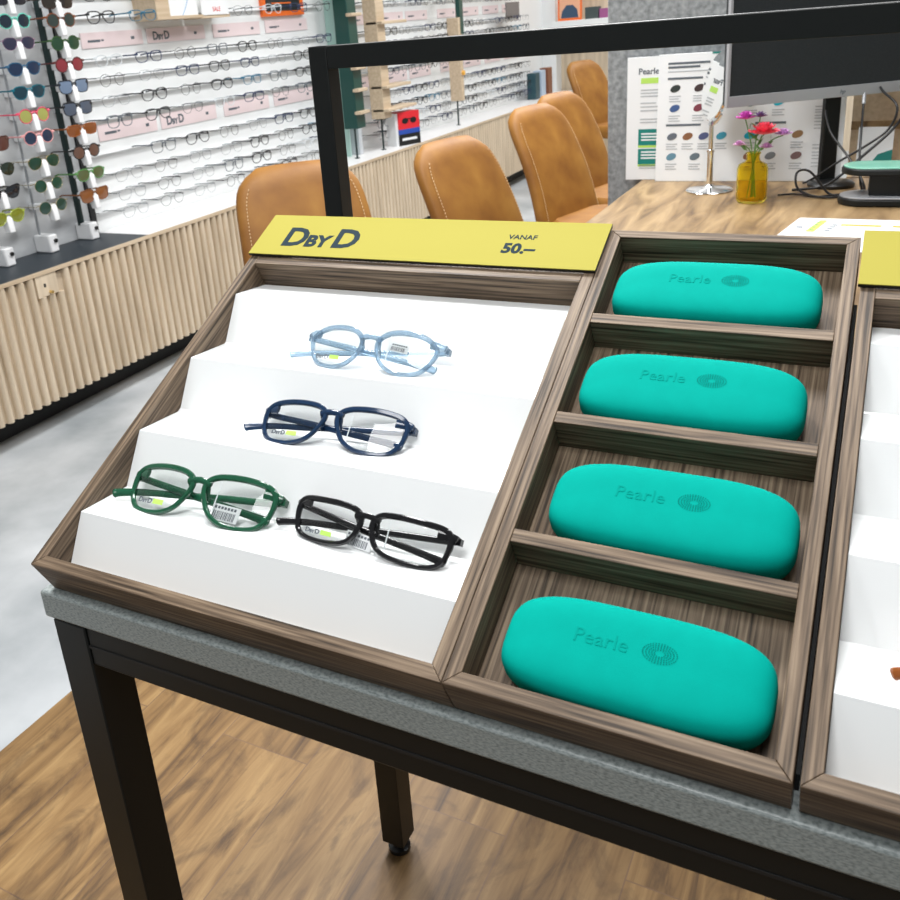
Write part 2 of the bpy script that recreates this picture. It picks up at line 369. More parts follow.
# ------------------------------------------------------------------ sunglasses columns
def lensmat(n, c): return mat(n, c, .08, spec=.6, coat=.3)
def sunglasses(kind, fc, lc, loc, label, metal=False, rim=3.0):
    t = thing('sunglasses', label, 'sunglasses', loc, (0,0,PI/2), 'sunglasses on the wall columns')
    fm = mat('sunglass frame', fc, .25, .5 if metal else 0); lm = lensmat('sunglass lens', lc)
    front_mb(kind, 74, rim if not metal else 1.2, 3.2 if not metal else 1.4, 3, 33, 4, metal).xf(S_).build('front_frame', fm, t, smooth=True)
    for s in (-1, 1):
        lens_mb(kind, s, 4, 3).xf(S_).build('lens', lm, t, smooth=True)
        MB().sweep([(s*74, 8, 31), (s*72, 60, 31), (s*70, 95, 30), (s*68, 115, 24)], (2.6, 1.2) if not metal else (1, .7), n=6).xf(S_).build('temple', fm, t, smooth=True)
COLS = {
 'right': (2.187, [('square',(.05,.02,.012),(.03,.025,.02),0,'dark tortoise square'),('round',(.20,.06,.02),(.035,.05,.045),0,'amber-rimmed dark round'),('round',(.04,.10,.03),(.02,.06,.03),0,'green round'),
    ('round',(.10,.02,.02),(.24,.035,.045),0,'red-lensed round'),('square',(.015,.02,.03),(.16,.22,.32),0,'black square blue-lensed'),('square',(.012,.014,.018),(.08,.10,.14),0,'black square grey-lensed'),
    ('flat',(.30,.09,.02),(.22,.07,.02),0,'orange-brown tortoise'),('round',(.015,.012,.012),(.13,.07,.05),0,'black round brown-lensed'),('panto',(.10,.28,.08),(.10,.12,.05),0,'bright green-rimmed'),('square',(.20,.07,.02),(.24,.09,.03),0,'large brown square')],
    [1.512,1.446,1.364,1.285,1.205,1.123,1.041,.957,.868,.785]),
 'middle': (1.970, [('square',(.02,.02,.02),(.02,.02,.03),0,'black square'),('round',(.15,.60,.48),(.015,.025,.04),0,'mint-rimmed dark round'),('panto',(.45,.25,.40),(.03,.03,.06),1,'thin lilac-rimmed dark'),
    ('panto',(.02,.10,.20),(.015,.03,.07),0,'blue-rimmed dark'),('panto',(.0,.14,.20),(.01,.04,.06),0,'teal-rimmed dark'),('round',(.75,.08,.15),(.35,.36,.10),0,'bright pink-rimmed yellow-lensed'),
    ('round',(.75,.35,.35),(.02,.035,.07),0,'salmon-rimmed navy-lensed'),('avi',(.45,.35,.15),(.015,.05,.03),1,'thin gold green aviator'),('round',(.45,.38,.2),(.015,.06,.035),1,'thin gold green round'),('round',(.45,.38,.2),(.02,.055,.04),1,'lowest thin gold green round')],
    [1.53,1.451,1.375,1.287,1.205,1.122,1.043,.952,.866,.783]),
 'left': (1.758, [('square',(.08,.03,.02),(.10,.04,.03),0,'brown square'),('avi',(.05,.05,.04),(.02,.03,.02),1,'thin dark aviator'),('cat',(.012,.012,.014),(.015,.018,.022),0,'black cat-eye'),('panto',(.35,.42,.05),(.20,.22,.02),0,'yellow-green-rimmed')],
    [1.045,.955,.872,.785])}
for cname, (cy, items, zs) in COLS.items():
    t = thing('sunglasses_column', 'vertical white holder column for sunglasses, %s of the three on grey panel' % {'left':'leftmost','middle':'middle','right':'rightmost'}[cname], 'display stand', (-2.283, cy, .6), (0,0,0), 'sunglasses holder columns')
    MB().sweep([(.03, -.01, .06), (.03, -.01, 1.3)], .014 if cname == 'right' else .005, n=8).build('pole', M_rod if cname == 'right' else mat('grey rod', (.3,.32,.34), .4), t)
    hb = MB().box(.004, .09, -.022, .022, .0, .07); hb.build('foot_block', M_plastic, t, .006)
    MB().sweep([(.088, .008, .045), (.096, .008, .045)], .008, n=12, up=(0,0,1)).build('lock_button', M_blackf, t)
    for z in zs:
        zz = z-.6
        MB().prismy([(.004, zz+.008), (.126, zz+.008), (.134, zz-.005), (.138, zz-.056), (.112, zz-.056), (.10, zz-.02), (.004, zz-.014)], -.013, .013).build('holder', M_plastic, t, .003)
    for k, ((kind, fc, lc, me_, nm), z) in enumerate(zip(items, zs)):
        sunglasses(kind, fc, lc, (-2.152, cy, z-.023), '%s sunglasses, %s from top of the %s column' % (nm, ORD[k], cname), bool(me_))

# ------------------------------------------------------------------ things on the wall and counter further back
# wooden tray shelf with cards, high on the near section
t = thing('wall_shelf', 'small light wood shelf tray mounted high on the near eyeglasses wall', 'shelf', (-2.29, 2.73, 1.428))
MB().box(0, .13, 0, .31, 0, .012).build('shelf_board', M_oakx, t)
MB().box(0, .13, 0, .085, .012, .16).build('end_board', M_oakx, t)
t = thing('display_card', 'white display card with pale blue arc standing on small wall shelf', 'card', (-2.185, 2.82, 1.441))
MB().box(0, .004, 0, .21, 0, .16).build('card', M_paper, t)
MB().sweep([(.005, .10+.05*math.sin(a), .16*i/8) for i, a in enumerate([PI*.9*i/8 for i in range(9)])], (.002,.002), up=(1,0,0), n=6).build('blue_arc', mat('pale blue print', (.35,.5,.7), .5), t)
t = thing('sale_card', 'white card with small red lettering beside the small wall shelf', 'card', (-2.18, 3.05, 1.437))
MB().box(0, .004, 0, .20, 0, .15).build('card', M_paper, t)
text_mb('SALE', .028, .0003).xf(Matrix.Translation((.0045, .08, .015)) @ Matrix.Rotation(PI/2, 4, 'Z') @ Matrix.Rotation(PI/2, 4, 'X')).build('red_lettering', M_red, t)
MB().box(-.1095, 0, .0, .21, -.012, 0).build('ledge', M_oakx, t)
t = thing('orange_sign', 'orange framed dark screen high on near eyeglasses wall', 'sign', (-2.27, 3.66, 1.417))
MB().box(-.0195, 0, 0, .385, 0, .30).build('frame', M_or, t)
MB().box(0, .003, .03, .345, .025, .275).build('screen', M_screen, t)
for i in range(3): MB().box(.003, .004, .08, .26-.03*i, .06+.03*i, .066+.03*i).build('printed_line', M_or, t)
# divider ladders at the end of the near section
def ladder(y, label, mt, pegs, z0, z1, pegcol, w=.06, post=True, depth=.12):
    t = thing('ladder_shelf', label, 'shelf', (-2.16, y, .6))
    if post: MB().sweep([(.04, w/2, 0), (.04, w/2, z0-.6+.01)], .006, n=10).build('post', M_rod, t); MB().lathe([(.016,0),(.016,.004)], 16, (.04, w/2, 0)).build('post_foot', M_rod, t)
    MB().box(0, .09, 0, w, z0-.6, z1-.6).build('upright', mt, t, .004)
    for z, a, b in pegs: MB().box(.085 if a is None else a, .125, -.01 if a is None else 0, w+b, z-.6, z-.6+.018).build('shelf', pegcol, t, .003)
    return t
ladder(4.17, 'dark green ladder display with small oak pegs on a thin post', M_green, [(1.385,None,.0),(1.10,None,.0),(.98,None,.0),(.855,None,.0)], .775, 1.9, M_oakx, .10)
ladder(4.50, 'light oak ladder shelf on thin post between wall sections', M_oakx, [(1.33,.014,.22),(1.12,.014,.24),(.965,.014,.22),(.83,.014,.28)], .79, 1.9, M_oakx, .10)
o = box('divider_panel', mat('pale grey panel', (.62,.66,.70), .4), None, -2.289, -2.18, 4.36, 4.40, .6, 2.0); tag(o, 'pale grey divider panel between green and oak ladder shelves', 'panel')
o = box('mint_panel', M_mint, None, -2.289, -2.20, 4.285, 4.295, .6, 2.0); tag(o, 'pale mint glass fin beside the dark green ladder', 'panel')
ladder(5.67, 'slim light oak upright on a dark post between middle and far sections', M_oakx, [], .77, 1.33, M_oakx, .05)
o = box('green_banner', M_green, None, -2.10, -2.07, 5.70, 5.76, 1.22, 1.9); tag(o, 'narrow dark green hanging panel above the slim oak upright', 'panel')
for k, z in enumerate((.96,)):
    o = MB().sweep([(-2.0699, 5.70, z), (-2.055, 5.70, z)], .016, n=12).build('amber_knob', M_porange, None, smooth=True); tag(o, 'small amber knob on the slim oak upright', 'knob')
# sunglasses carton on counter
t = thing('promotional_carton', 'red, blue and black carton with sunglasses picture on the white worktop', 'carton', (-2.17, 4.70, .6), (0,0,-.40))
MB().box(0, .09, 0, .02, 0, .20).build('side_panel', M_paper, t)
MB().box(0, .10, .02, .19, 0, .07).build('black_base', M_blackf, t); MB().box(0, .10, .02, .19, .07, .10).build('blue_band', M_blue, t)
MB().box(0, .10, .02, .19, .10, .205).build('red_panel', M_red, t)
sg = MB()
for yy in (.065, .135): sg.lathe([(.022,0),(.022,.003)], 18, (0,0,0)); 
pic = MB()
for yy in (.072, .138): pic.add([(.1015, yy+.026*math.cos(a), .150+.018*math.sin(a)) for a in [2*PI*i/18 for i in range(18)]], [tuple(range(18))])
pic.box(.1005, .102, .072, .138, .158, .163); pic.build('sunglasses_picture', M_blackf, t)
MB().box(.1003, .1015, .04, .16, .03, .045).build('white_lettering', M_paper, t)
# grey card, bottles at the far end
o = box('grey_card', mat('grey card', (.16,.15,.15), .5), None, -2.17, -2.16, 6.83, 7.12, 1.285, 1.41); tag(o, 'dark grey square card at the far end of the eyeglasses wall', 'card')
for k, (y, c, nm) in enumerate([(7.36,(.02,.07,.09),'dark teal'),(7.52,(.45,.55,.68),'pale blue'),(7.70,(.22,.08,.04),'brown')]):
    o = MB().box(-2.20,-2.12,y,y+.11,.60,.82+.01*k).build('small_carton', mat(nm+' carton', c, .4), None, .004); tag(o, nm+' upright carton at far end of the white worktop', 'carton', 'cartons at the far end of the counter')
# back wall: shelf and what stands on it
struct(box('trim_1', M_wallw, None, -2.29, -2.16, 8.05, 8.2, .6, 2.0))
t = thing('back_shelf', 'white shelf on the far oak wall', 'shelf', (-2.16, 7.95, 1.20)); MB().box(0, 1.3, 0, .25, -.03, .02).build('shelf_board', M_wallw, t, .002)
t = thing('poster', 'orange framed portrait poster on the white back shelf', 'poster', (-2.12, 8.0, 1.22), (-.05,0,0))
MB().box(0, .22, 0, .01, 0, .26).build('frame', M_or, t); MB().box(.015,.205,-.002,0,.02,.26).build('picture', mat('flat peach print', (.80,.42,.26), .5), t)
MB().prismy([(.03,.022),(.19,.022),(.18,.09),(.14,.13),(.08,.13),(.04,.08)], -.004, -.002).build('dark_figure', mat('navy print', (.03,.07,.13), .5), t)
for k, (x, w, h, c, nm) in enumerate([(-1.87,.12,.10,(.05,.07,.07),'dark grey'),(-1.74,.09,.08,(.30,.08,.22),'magenta')]):
    o = MB().box(x,x+w,8.0,8.1,1.22,1.22+h).build('shelf_box', mat(nm+' box', c, .5), None, .003); tag(o, 'small %s box on the white back shelf' % nm, 'box', 'boxes on the back shelf')
o = MB().lathe([(.035,0),(.045,.09),(.04,.09),(.03,.01)], 20, (-1.62,8.04,1.22)).build('cup', M_plastic, None, smooth=True); tag(o, 'white cup on the white back shelf', 'cup')

# ------------------------------------------------------------------ leather chairs
def chair(loc, yaw, label):
    t = thing('leather_chair', label, 'chair', loc, (0,0,yaw), 'cognac leather chairs beside the desk')
    # backrest: stacked rounded sections
    vs = []; fs = []; n = 36; L_ = 26; z0, z1 = .40, .93
    for i in range(L_+1):
        u = i/L_; z = z0+(z1-z0)*u
        if i == L_: u = 1
        wt = (.235-.03*u)*(max(0, 1-max(0,(u-.55)/.45)**6*.30)); 
        if u > .88: wt *= 1-.16*((u-.88)/.12)**2.5
        th = .034*(1 if u < .92 else max(.25, 1-((u-.92)/.08)**2*.75))
        xc = -.05-.20*u+.03*math.sin(PI*u)
        for k in range(n):
            a = 2*PI*k/n; ca, sa = math.cos(a), math.sin(a)
            px = th*math.copysign(abs(ca)**.6, ca); py = wt*math.copysign(abs(sa)**.45, sa)
            vs.append((xc+px-.0*py, py, z+.012*(1-(py/.2)**2)*u))
    for i in range(L_):
        for k in range(n): fs.append((i*n+k, i*n+(k+1) % n, (i+1)*n+(k+1) % n, (i+1)*n+k))
    fs.append(tuple(range(n))[::-1]); fs.append(tuple(L_*n+k for k in range(n)))
    mb = MB(); mb.add(vs, fs); b = mb.build('backrest', M_leather, t, smooth=True)
    # stitching along both front edges, its pale colour painting the seam highlight
    st = MB()
    for s in (-1, 1):
        P = []
        for i in range(0, L_-1):
            u = i/L_; z = z0+(z1-z0)*u; wt = (.235-.03*u)*(max(0, 1-max(0,(u-.55)/.45)**6*.30)); xc = -.05-.20*u+.03*math.sin(PI*u)
            P.append(Vector((xc+.0335, s*(wt-.028), z)))
        Q = catmull(P, 4, False)
        for i in range(0, len(Q)-1, 2): st.sweep([Q[i], Q[i+1]], .0012, n=4)
    st.build('stitching', M_thread, b)
    seat = MB(); ns = 32; vv = []; ff = []
    for z, r in ((.39,.9),(.40,.97),(.43,1.0),(.465,.99),(.48,.93)):
        for k in range(ns):
            a = 2*PI*k/ns; ca, sa = math.cos(a), math.sin(a); vv.append((.17+.23*r*math.copysign(abs(ca)**.5, ca), .225*r*math.copysign(abs(sa)**.5, sa), z))
    for i in range(4):
        for k in range(ns): ff.append((i*ns+k, i*ns+(k+1) % ns, (i+1)*ns+(k+1) % ns, (i+1)*ns+k))
    ff.append(tuple(range(ns))[::-1]); ff.append(tuple(4*ns+k for k in range(ns))); seat.add(vv, ff); seat.build('seat', M_leather, t, smooth=True)
    for sx, sy in ((0,-1),(0,1),(1,-1),(1,1)):
        MB().sweep([(.0+.34*sx, .17*sy, .395), (-.06+.44*sx, .21*sy, .0035)], .012, n=8).build('leg', M_black, t)
    return t
CH = [((-.845,1.80,-.0), -.76, 'cognac leather chair behind the black post, nearest to the display'), ((-.47,2.39,0), -.26, 'cognac leather chair, second nearest, right of the black post'),
      ((-.53,3.42,0), -.26, 'cognac leather chair, third nearest, at left edge of the oak desk'), ((-.60,3.98,0), -.26, 'cognac leather chair behind the third one, partly hidden'),
      ((-1.28,6.6,0), -.35, 'farthest cognac leather chair, edge visible beside the grey felt screen')]
for c in CH: chair(*c)

# ------------------------------------------------------------------ oak desk
t = thing('oak_desk', 'rustic oak desk behind the glasses display', 'desk', (0,0,0))
MB().prismz([(-.09,1.0),(1.7,1.0),(1.7,2.73),(-.09,2.73)], .72, .76).build('desktop', M_desk, t, .004)
for x in (-.02, 1.6):
    for y in (1.1, 2.58): MB().box(x, x+.06, y, y+.06, .003, .72).build('leg', M_black, t)
t = thing('felt_screen', 'tall grey felt privacy screen behind the desk', 'screen', (-.222, 2.735, 0))
MB().box(0, .73, 0, .04, .003, 1.75).build('felt_panel', M_felt, t, .004)
t = thing('wood_partition', 'light oak partition with dark band right of the grey screen', 'partition', (.53, 2.9, 0))
MB().box(0, 1.2, 0, .04, .003, 1.35).build('partition_board', M_oakx, t)
MB().box(0, 1.2, -.004, 0, .885, .912).build('dark_band', M_desk, t)

# boards with lens samples
def bar(mb, x0, x1, z0, z1, d=-.0008): mb.box(x0, x1, d, -.0001, z0, z1)
t = thing('lens_board', 'white board headed Pearle with green bars, left behind the lens chart', 'board', (-.145, 2.68, .7605), (-.06, 0, .05))
MB().box(0, .20, 0, .004, 0, .40).build('sheet', M_paper, t, .001)
text_mb('Pearle', .027, .0003, bold=.0006).xf(Matrix.Translation((.036, -.0003, .345)) @ Matrix.Rotation(PI/2, 4, 'X')).build('heading', M_dark, t)
g = MB(); bar(g, .045, .14, .315, .333); g.build('green_band', M_pgreen, t)
g = MB()
for i, (z, w) in enumerate([(.292,.085),(.282,.08),(.272,.085),(.250,.05),(.238,.075),(.226,.075),(.198,.09),(.188,.08),(.045,.08),(.037,.07)]): bar(g, .045, .045+w, z, z+.0045)
g.build('small_text', M_pale, t)
g = MB(); bar(g, .04, .13, .115, .168); bar(g, .04, .13, .052, .103); g.build('teal_block', M_pteal, t)
g = MB(); bar(g, .04, .13, .107, .1145); bar(g, .04, .13, .0445, .0515); g.build('lime_line', M_pgreen, t)
g = MB()
for z in (.15,.14,.13,.09,.08,.07): bar(g, .05, .10, z, z+.005, -.0012)
g.build('block_text', M_paper, t)
t = thing('lens_chart', 'large white lens colour chart leaning on the grey felt screen', 'chart', (-.040, 2.655, .7605), (-.09, 0, .02))
MB().box(0, .56, 0, .005, 0, .405).build('sheet', M_paper, t, .001)
g = MB(); h_ = MB()
for z, x0, w in [(.372,.03,.13),(.360,.03,.10),(.325,.03,.11),(.178,.03,.11),(.178,.305,.09)]: bar(h_, x0, x0+w, z, z+.007)
for z, x0, w in [(.348,.03,.16)]: bar(g, x0, x0+w, z, z+.004)
g.box(.0, .0001, 0, .0001, 0, .0001)
LN = [(.055,.297,(.03,.04,.035)),(.13,.297,(.05,.03,.03)),(.055,.235,(.05,.10,.25)),(.13,.235,(.20,.04,.06)),(.05,.145,(.12,.14,.17)),(.10,.145,(.25,.11,.05)),(.15,.145,(.08,.10,.22)),(.205,.145,(.05,.3,.42)),
      (.05,.08,(.12,.25,.33)),(.125,.08,(.12,.16,.19)),(.29,.245,(.05,.22,.27)),(.37,.245,(.0,.42,.55)),(.29,.145,(.0,.45,.65)),(.43,.145,(.28,.16,.07)),(.29,.08,(.28,.13,.07)),(.43,.08,(.20,.12,.12)),(.355,.08,(.2,.22,.24))]
lc = {}
for x, z, c in LN:
    pts = [(x+.0165*math.cos(a)*(1 if math.cos(a) > 0 else .95), z+.0115*math.sin(a)-.0035*math.cos(a)*(-1)) for a in [2*PI*i/16 for i in range(16)]]
    m = MB().prismy(pts, -.0009, -.0001); m.build('lens_picture', mat('lens tint', c, .4), t)
    for k in range(3): bar(g, x-.018, x+.018-.006*(k % 2), z-.026-.008*k, z-.0225-.008*k)
for z in (.225,.215,.208,.198,.19,.18,.17,.16, .11,.10,.088,.078,.068,.055,.045): bar(g, .475, .475+random.uniform(.02,.05), z, z+.003)
g.build('small_text', M_pale, t); h_.build('heading_text', M_dark, t)
g = MB(); bar(g, .165, .23, .399, .405); g.build('teal_tab', M_pteal, t)

# monitor
t = thing('monitor', 'large dark computer monitor with silver bottom bezel on black stand', 'monitor', (.502, 2.585, .7652), (0, 0, .597))
def Mo(mb): return mb
MB().box(-.345, .345, -.012, .022, .262, .70).build('screen_panel', M_screen, t, .003)
MB().box(-.345, .345, -.016, -.0125, .258, .289).build('bezel', M_silver, t, .001)
MB().box(-.349, -.341, -.016, .0, .258, .70).build('side_edge', M_silver, t, .001)
text_mb('hp', .017, .0004, 'CENTER', .25).xf(Matrix.Translation((0, -.0165, .268)) @ Matrix.Rotation(PI/2, 4, 'X')).build('logo', M_dark, t)
MB().box(-.024, .024, .022, .044, .004, .33).build('stand_column', M_black, t, .004)
MB().lathe([(.064,-.0045),(.066,.004),(.06,.010),(.03,.014)], 32, (0,.005,0)).build('stand_base', M_blackf, t, smooth=True)

# mirror
t = thing('table_mirror', 'round chrome tabletop mirror on a tall stand', 'mirror', (.162, 2.50, .7605))
MB().lathe([(.068,0),(.070,.003),(.066,.006),(.02,.010),(.011,.018),(.009,.022)], 40).build('base', M_chrome, t, smooth=True)
MB().lathe([(.0095,.018),(.0095,.118),(.0115,.119),(.0115,.126),(.007,.128),(.007,.20),(.010,.202),(.008,.215)], 24).build('column', M_chrome, t, smooth=True)
mm = Matrix.Translation((.012, .0, .315)) @ Matrix.Rotation(math.radians(-150), 4, 'Z') @ Matrix.Rotation(math.radians(78), 4, 'Y')
MB().lathe([(.1,-.004),(.104,0),(.1,.004)], 48).xf(mm).build('rim', M_chrome, t, smooth=True)
MB().lathe([(.098,.0042),(.098,.0048)], 48).xf(mm).build('mirror_glass', M_mirror, t)
MB().sweep([(.0,.0,.20),(.018,-.012,.215),(.03,-.02,.235)], (.006,.004)).build('pivot_bracket', M_chrome, t, smooth=True)

# vase and flowers
VX, VY = .306, 2.34
t = thing('bud_vase', 'small amber glass bottle vase on the oak desk', 'vase', (VX, VY, .7605))
amber = mat('amber glass', (.95,.76,.12), .05, trans=.97, ior=1.12)
MB().lathe([(.036,0),(.041,.006),(.042,.02),(.042,.095),(.038,.108),(.022,.116),(.018,.122),(.018,.136),(.022,.14),(.019,.142),(.015,.136),(.015,.12),(.034,.105),(.038,.094),(.038,.02),(.034,.008)], 36).build('bottle', amber, t, smooth=True)
def flower(hx, hy, hz, r, col, label, petals=9, layers=3):
    t = thing('flower_stem', label, 'flower', (VX, VY, .7605), group='cut flowers in the amber vase')
    MB().sweep(catmull([(random.uniform(-.012,.012), random.uniform(-.01,.01), .012), (hx*.1, hy*.1, .13), (hx*.6, hy*.6, hz*.5+.08), (hx, hy, hz)], 4, False), .0016, n=6).build('stem', M_leaf, t, smooth=True)
    lf = MB()
    for i in range(3):
        a = random.uniform(0, 2*PI); f = .55+.15*i; bx, by, bz = hx*f*.7, hy*f*.7, .135+(hz-.135)*f*.8
        d = Vector((math.cos(a), math.sin(a)*.4, .6)).normalized()*.028; n_ = Vector((-d.y, d.x, .3)).normalized()*.005; c = Vector((bx, by, bz))
        lf.add([c, c+d*.5+n_, c+d, c+d*.5-n_, c+d*.5+Vector((0,0,.003))], [(0,1,4),(1,2,4),(2,3,4),(3,0,4)])
    lf.build('leaves', M_leaf, t)
    pb = MB()
    for L_ in range(layers):
        for i in range(petals):
            a = 2*PI*(i+L_*.5)/petals+random.uniform(-.2,.2); el = .25+.45*L_; c = Vector((hx, hy, hz))
            d = Vector((math.cos(a)*math.cos(el), math.sin(a)*math.cos(el), math.sin(el)*1.0))*r*(1-.12*L_); s_ = Vector((-math.sin(a), math.cos(a), 0))*r*.30; u_ = Vector((0,0,r*.18))
            pb.add([c, c+d*.55-s_+u_, c+d-s_*.5, c+d*1.08+u_*.5, c+d+s_*.5, c+d*.55+s_+u_, c+d*.6-u_*.2], [(0,1,6),(1,2,6),(2,3,6),(3,4,6),(4,5,6),(5,0,6)])
    pb.build('bloom', mat('petal '+label[:8], col, .6), t)
flower(-.026, .0, .234, .028, (.62,.12,.50), 'magenta pink bloom at the top left of the amber vase')
flower(.012, .01, .238, .020, (.22,.12,.28), 'dusky purple bud at the top of the amber vase', 6)
flower(.026, -.01, .192, .042, (.85,.10,.16), 'large coral red bloom in the middle of the bunch', 12, 4)
flower(.076, .0, .188, .024, (.60,.35,.62), 'lilac bloom leaning right out of the amber vase')
flower(-.038, -.01, .162, .019, (.66,.38,.60), 'small lilac bloom low on the left of the bunch', 7)
flower(.036, -.02, .156, .019, (.60,.32,.58), 'small lilac bloom low on the right of the bunch', 7)

# papers, hub, cables
t = thing('leaflet', 'white printed leaflet with green and orange lines lying on the desk edge', 'leaflet', (.40, 1.80, .7605), (0,0,-.03))
MB().prismz([(0,0),(.36,0),(.36,.335),(.045,.335)], 0, .0012).build('sheet', M_paper, t)
g = MB()
for x0, x1, y0, y1 in [(.15,.24,.255,.272),(.265,.34,.255,.272)]: g.box(x0, x1, y0, y1, .0012, .0018)
g.build('orange_line', M_porange, t)
g = MB(); g.prismz([(.075,.18),(.095,.18),(.115,.31),(.098,.31)], .0012, .0018); g.build('green_line', M_pgreen, t)
g = MB()
for i in range(4): g.box(.118+.004*i, .130+.004*i, .19+.022*i, .20+.022*i, .0012, .0018); g.box(.083+.003*i, .091+.003*i, .20+.027*i, .206+.027*i, .0018, .0021)
g.box(.05, .065, .22, .232, .0012, .0018); g.build('dark_marks', M_dark, t)
def stadium(x0, x1, y0, y1, n=10):
    r = (y1-y0)/2; cy = (y0+y1)/2
    return [(x0+r+r*math.cos(a), cy+r*math.sin(a)) for a in [PI/2+PI*i/n for i in range(n+1)]] + [(x1-r+r*math.cos(a), cy+r*math.sin(a)) for a in [-PI/2+PI*i/n for i in range(n+1)]]
t = thing('desktop_device', 'two-tier rounded black device with mint green top on the desk', 'device', (.535, 2.28, .7605), (0,0,.05))
MB().prismz(stadium(0, .36, 0, .13), 0, .020).build('lower_body', M_black, t, .004)
MB().prismz(stadium(.004, .356, .004, .126), .020, .024).build('silver_tray', M_silver, t, .001)
MB().box(.075, .34, .035, .11, .024, .083).build('pillar', M_black, t, .003)
MB().prismz(stadium(.004, .36, 0, .13), .083, .101).build('upper_body', M_black, t, .004)
MB().prismz(stadium(.008, .356, .004, .126), .101, .105).build('mint_top', noise_mat('mint glass top', (.18,.52,.40), (.30,.66,.52), 12, .15), t, .001)
t = thing('teal_brochure', 'white and teal brochure standing right of the monitor stand', 'brochure', (.555, 2.80, .7605), (-.25,0,0))
MB().box(0, .10, 0, .003, 0, .145).build('sheet', M_paper, t)
g = MB(); g.prismy([(.04,.03),(.10,.03),(.10,.075),(.06,.06)], -.0008, -.0001); g.build('teal_shape', M_pteal, t)
o = box('desk_shelf', M_desk, None, .535, 1.6, 2.74, 2.89, .74, .7603); tag(o, 'narrow wooden ledge between desk and oak partition', 'ledge')
def cable(pts, label, r=.0035):
    o = MB().sweep(catmull(pts, 6, False), r, n=8).build('cable', M_cable, None, smooth=True); tag(o, label, 'cable', 'black cables under the monitor')
cable([(.60,2.66,1.05),(.615,2.62,1.03),(.655,2.58,.99),(.64,2.57,.93),(.58,2.56,.88),(.52,2.56,.84),(.47,2.57,.80),(.44,2.60,.775),(.42,2.60,.766)], 'black cable looping from monitor underside leftwards to the desk')
cable([(.66,2.66,1.04),(.675,2.60,.98),(.65,2.56,.93),(.58,2.52,.86),(.53,2.50,.81),(.48,2.50,.775),(.40,2.50,.7645)], 'thicker black cable crossing right of the stand', .004)
cable([(.47,2.55,.99),(.49,2.53,.93),(.53,2.50,.88),(.565,2.46,.84),(.59,2.43,.80),(.60,2.40,.7655)], 'black cable running diagonally across the stand down to the device')
cable([(.567,2.62,1.04),(.568,2.60,.99),(.57,2.55,.93),(.575,2.46,.86),(.585,2.44,.79),(.60,2.43,.7655)], 'straight hanging black cable with silver plug')
cable([(.53,2.42,.7655),(.50,2.43,.772),(.45,2.44,.83),(.415,2.45,.825),(.42,2.43,.785),(.46,2.40,.768),(.52,2.39,.7655),(.545,2.44,.7655)], 'black cable loop lying in front of the monitor stand', .0035)
cable([(.37,2.42,.7645),(.42,2.44,.7645),(.47,2.40,.7645),(.53,2.44,.7645),(.58,2.46,.7645)], 'thin black cable end lying flat on the desk', .0028)
o = MB().sweep([(.567,2.618,1.035),(.568,2.603,.998)], .0055, n=10).build('silver_plug', M_silver, None, smooth=True); tag(o, 'silver plug at the top of the hanging black cable', 'plug')

# ------------------------------------------------------------------ display table
t = thing('display_table', 'black steel table with grey linen-look top edge', 'table', (-.0113, .0093, 0))
def TW(mb): return shift(mb, .0113, -.0093)
TW(MB().box(-.0113, 1.25, .0093, .585, .8355, .8645)).build('tabletop', M_slab, t, .003, segs=3)
for x in (-.0017, 1.20):
    TW(MB().box(x, x+.040, .0100, .055, .003 if x > 1 else .03, .8353)).build('leg', M_black, t, .0015)
    TW(MB().box(x, x+.040, .519, .561, .03, .8353)).build('leg', M_black, t, .0015)
for x in (.0183, 1.22):
    for y in (.032, .54): TW(MB().lathe([(.017,.0032),(.019,.005),(.019,.012),(.012,.016),(.012,.026),(.018,.028),(.018,.032)], 24, (x, y, 0))).build('levelling_foot', M_blackf, t, smooth=True)
ap = TW(MB().box(.0385, 1.20, .012, .052, .7934, .8353)).build('front_rail', M_black, t, .0015)
TW(MB().box(.0385, 1.20, .0112, .0118, .8125, .8155)).build('rail_groove', M_kick, ap)
TW(MB().box(.0385, 1.20, .521, .559, .7934, .8353)).build('back_rail', M_black, t, .0015)
for x in (0, 1.202): TW(MB().box(x, x+.036, .056, .518, .7934, .8353)).build('side_rail', M_black, t, .0015)
t = thing('steel_frame', 'tall black steel frame rising behind the trays on the table', 'frame', (-.0017, .552, .8647))
MB().box(0, .0265, 0, .027, 0, .449-.0005).build('post', M_black, t, .0012)
MB().box(1.21, 1.2365, 0, .027, 0, .449-.0005).build('post', M_black, t, .0012)
MB().prism([(0,.4215),(.027,.4215),(.027,.449),(0,.449)], .0268, 1.2098).build('crossbar', M_black, t, .0012)
MB().box(0, .0265, 0, .027, .4487, .4493).build('cap', M_black, t)

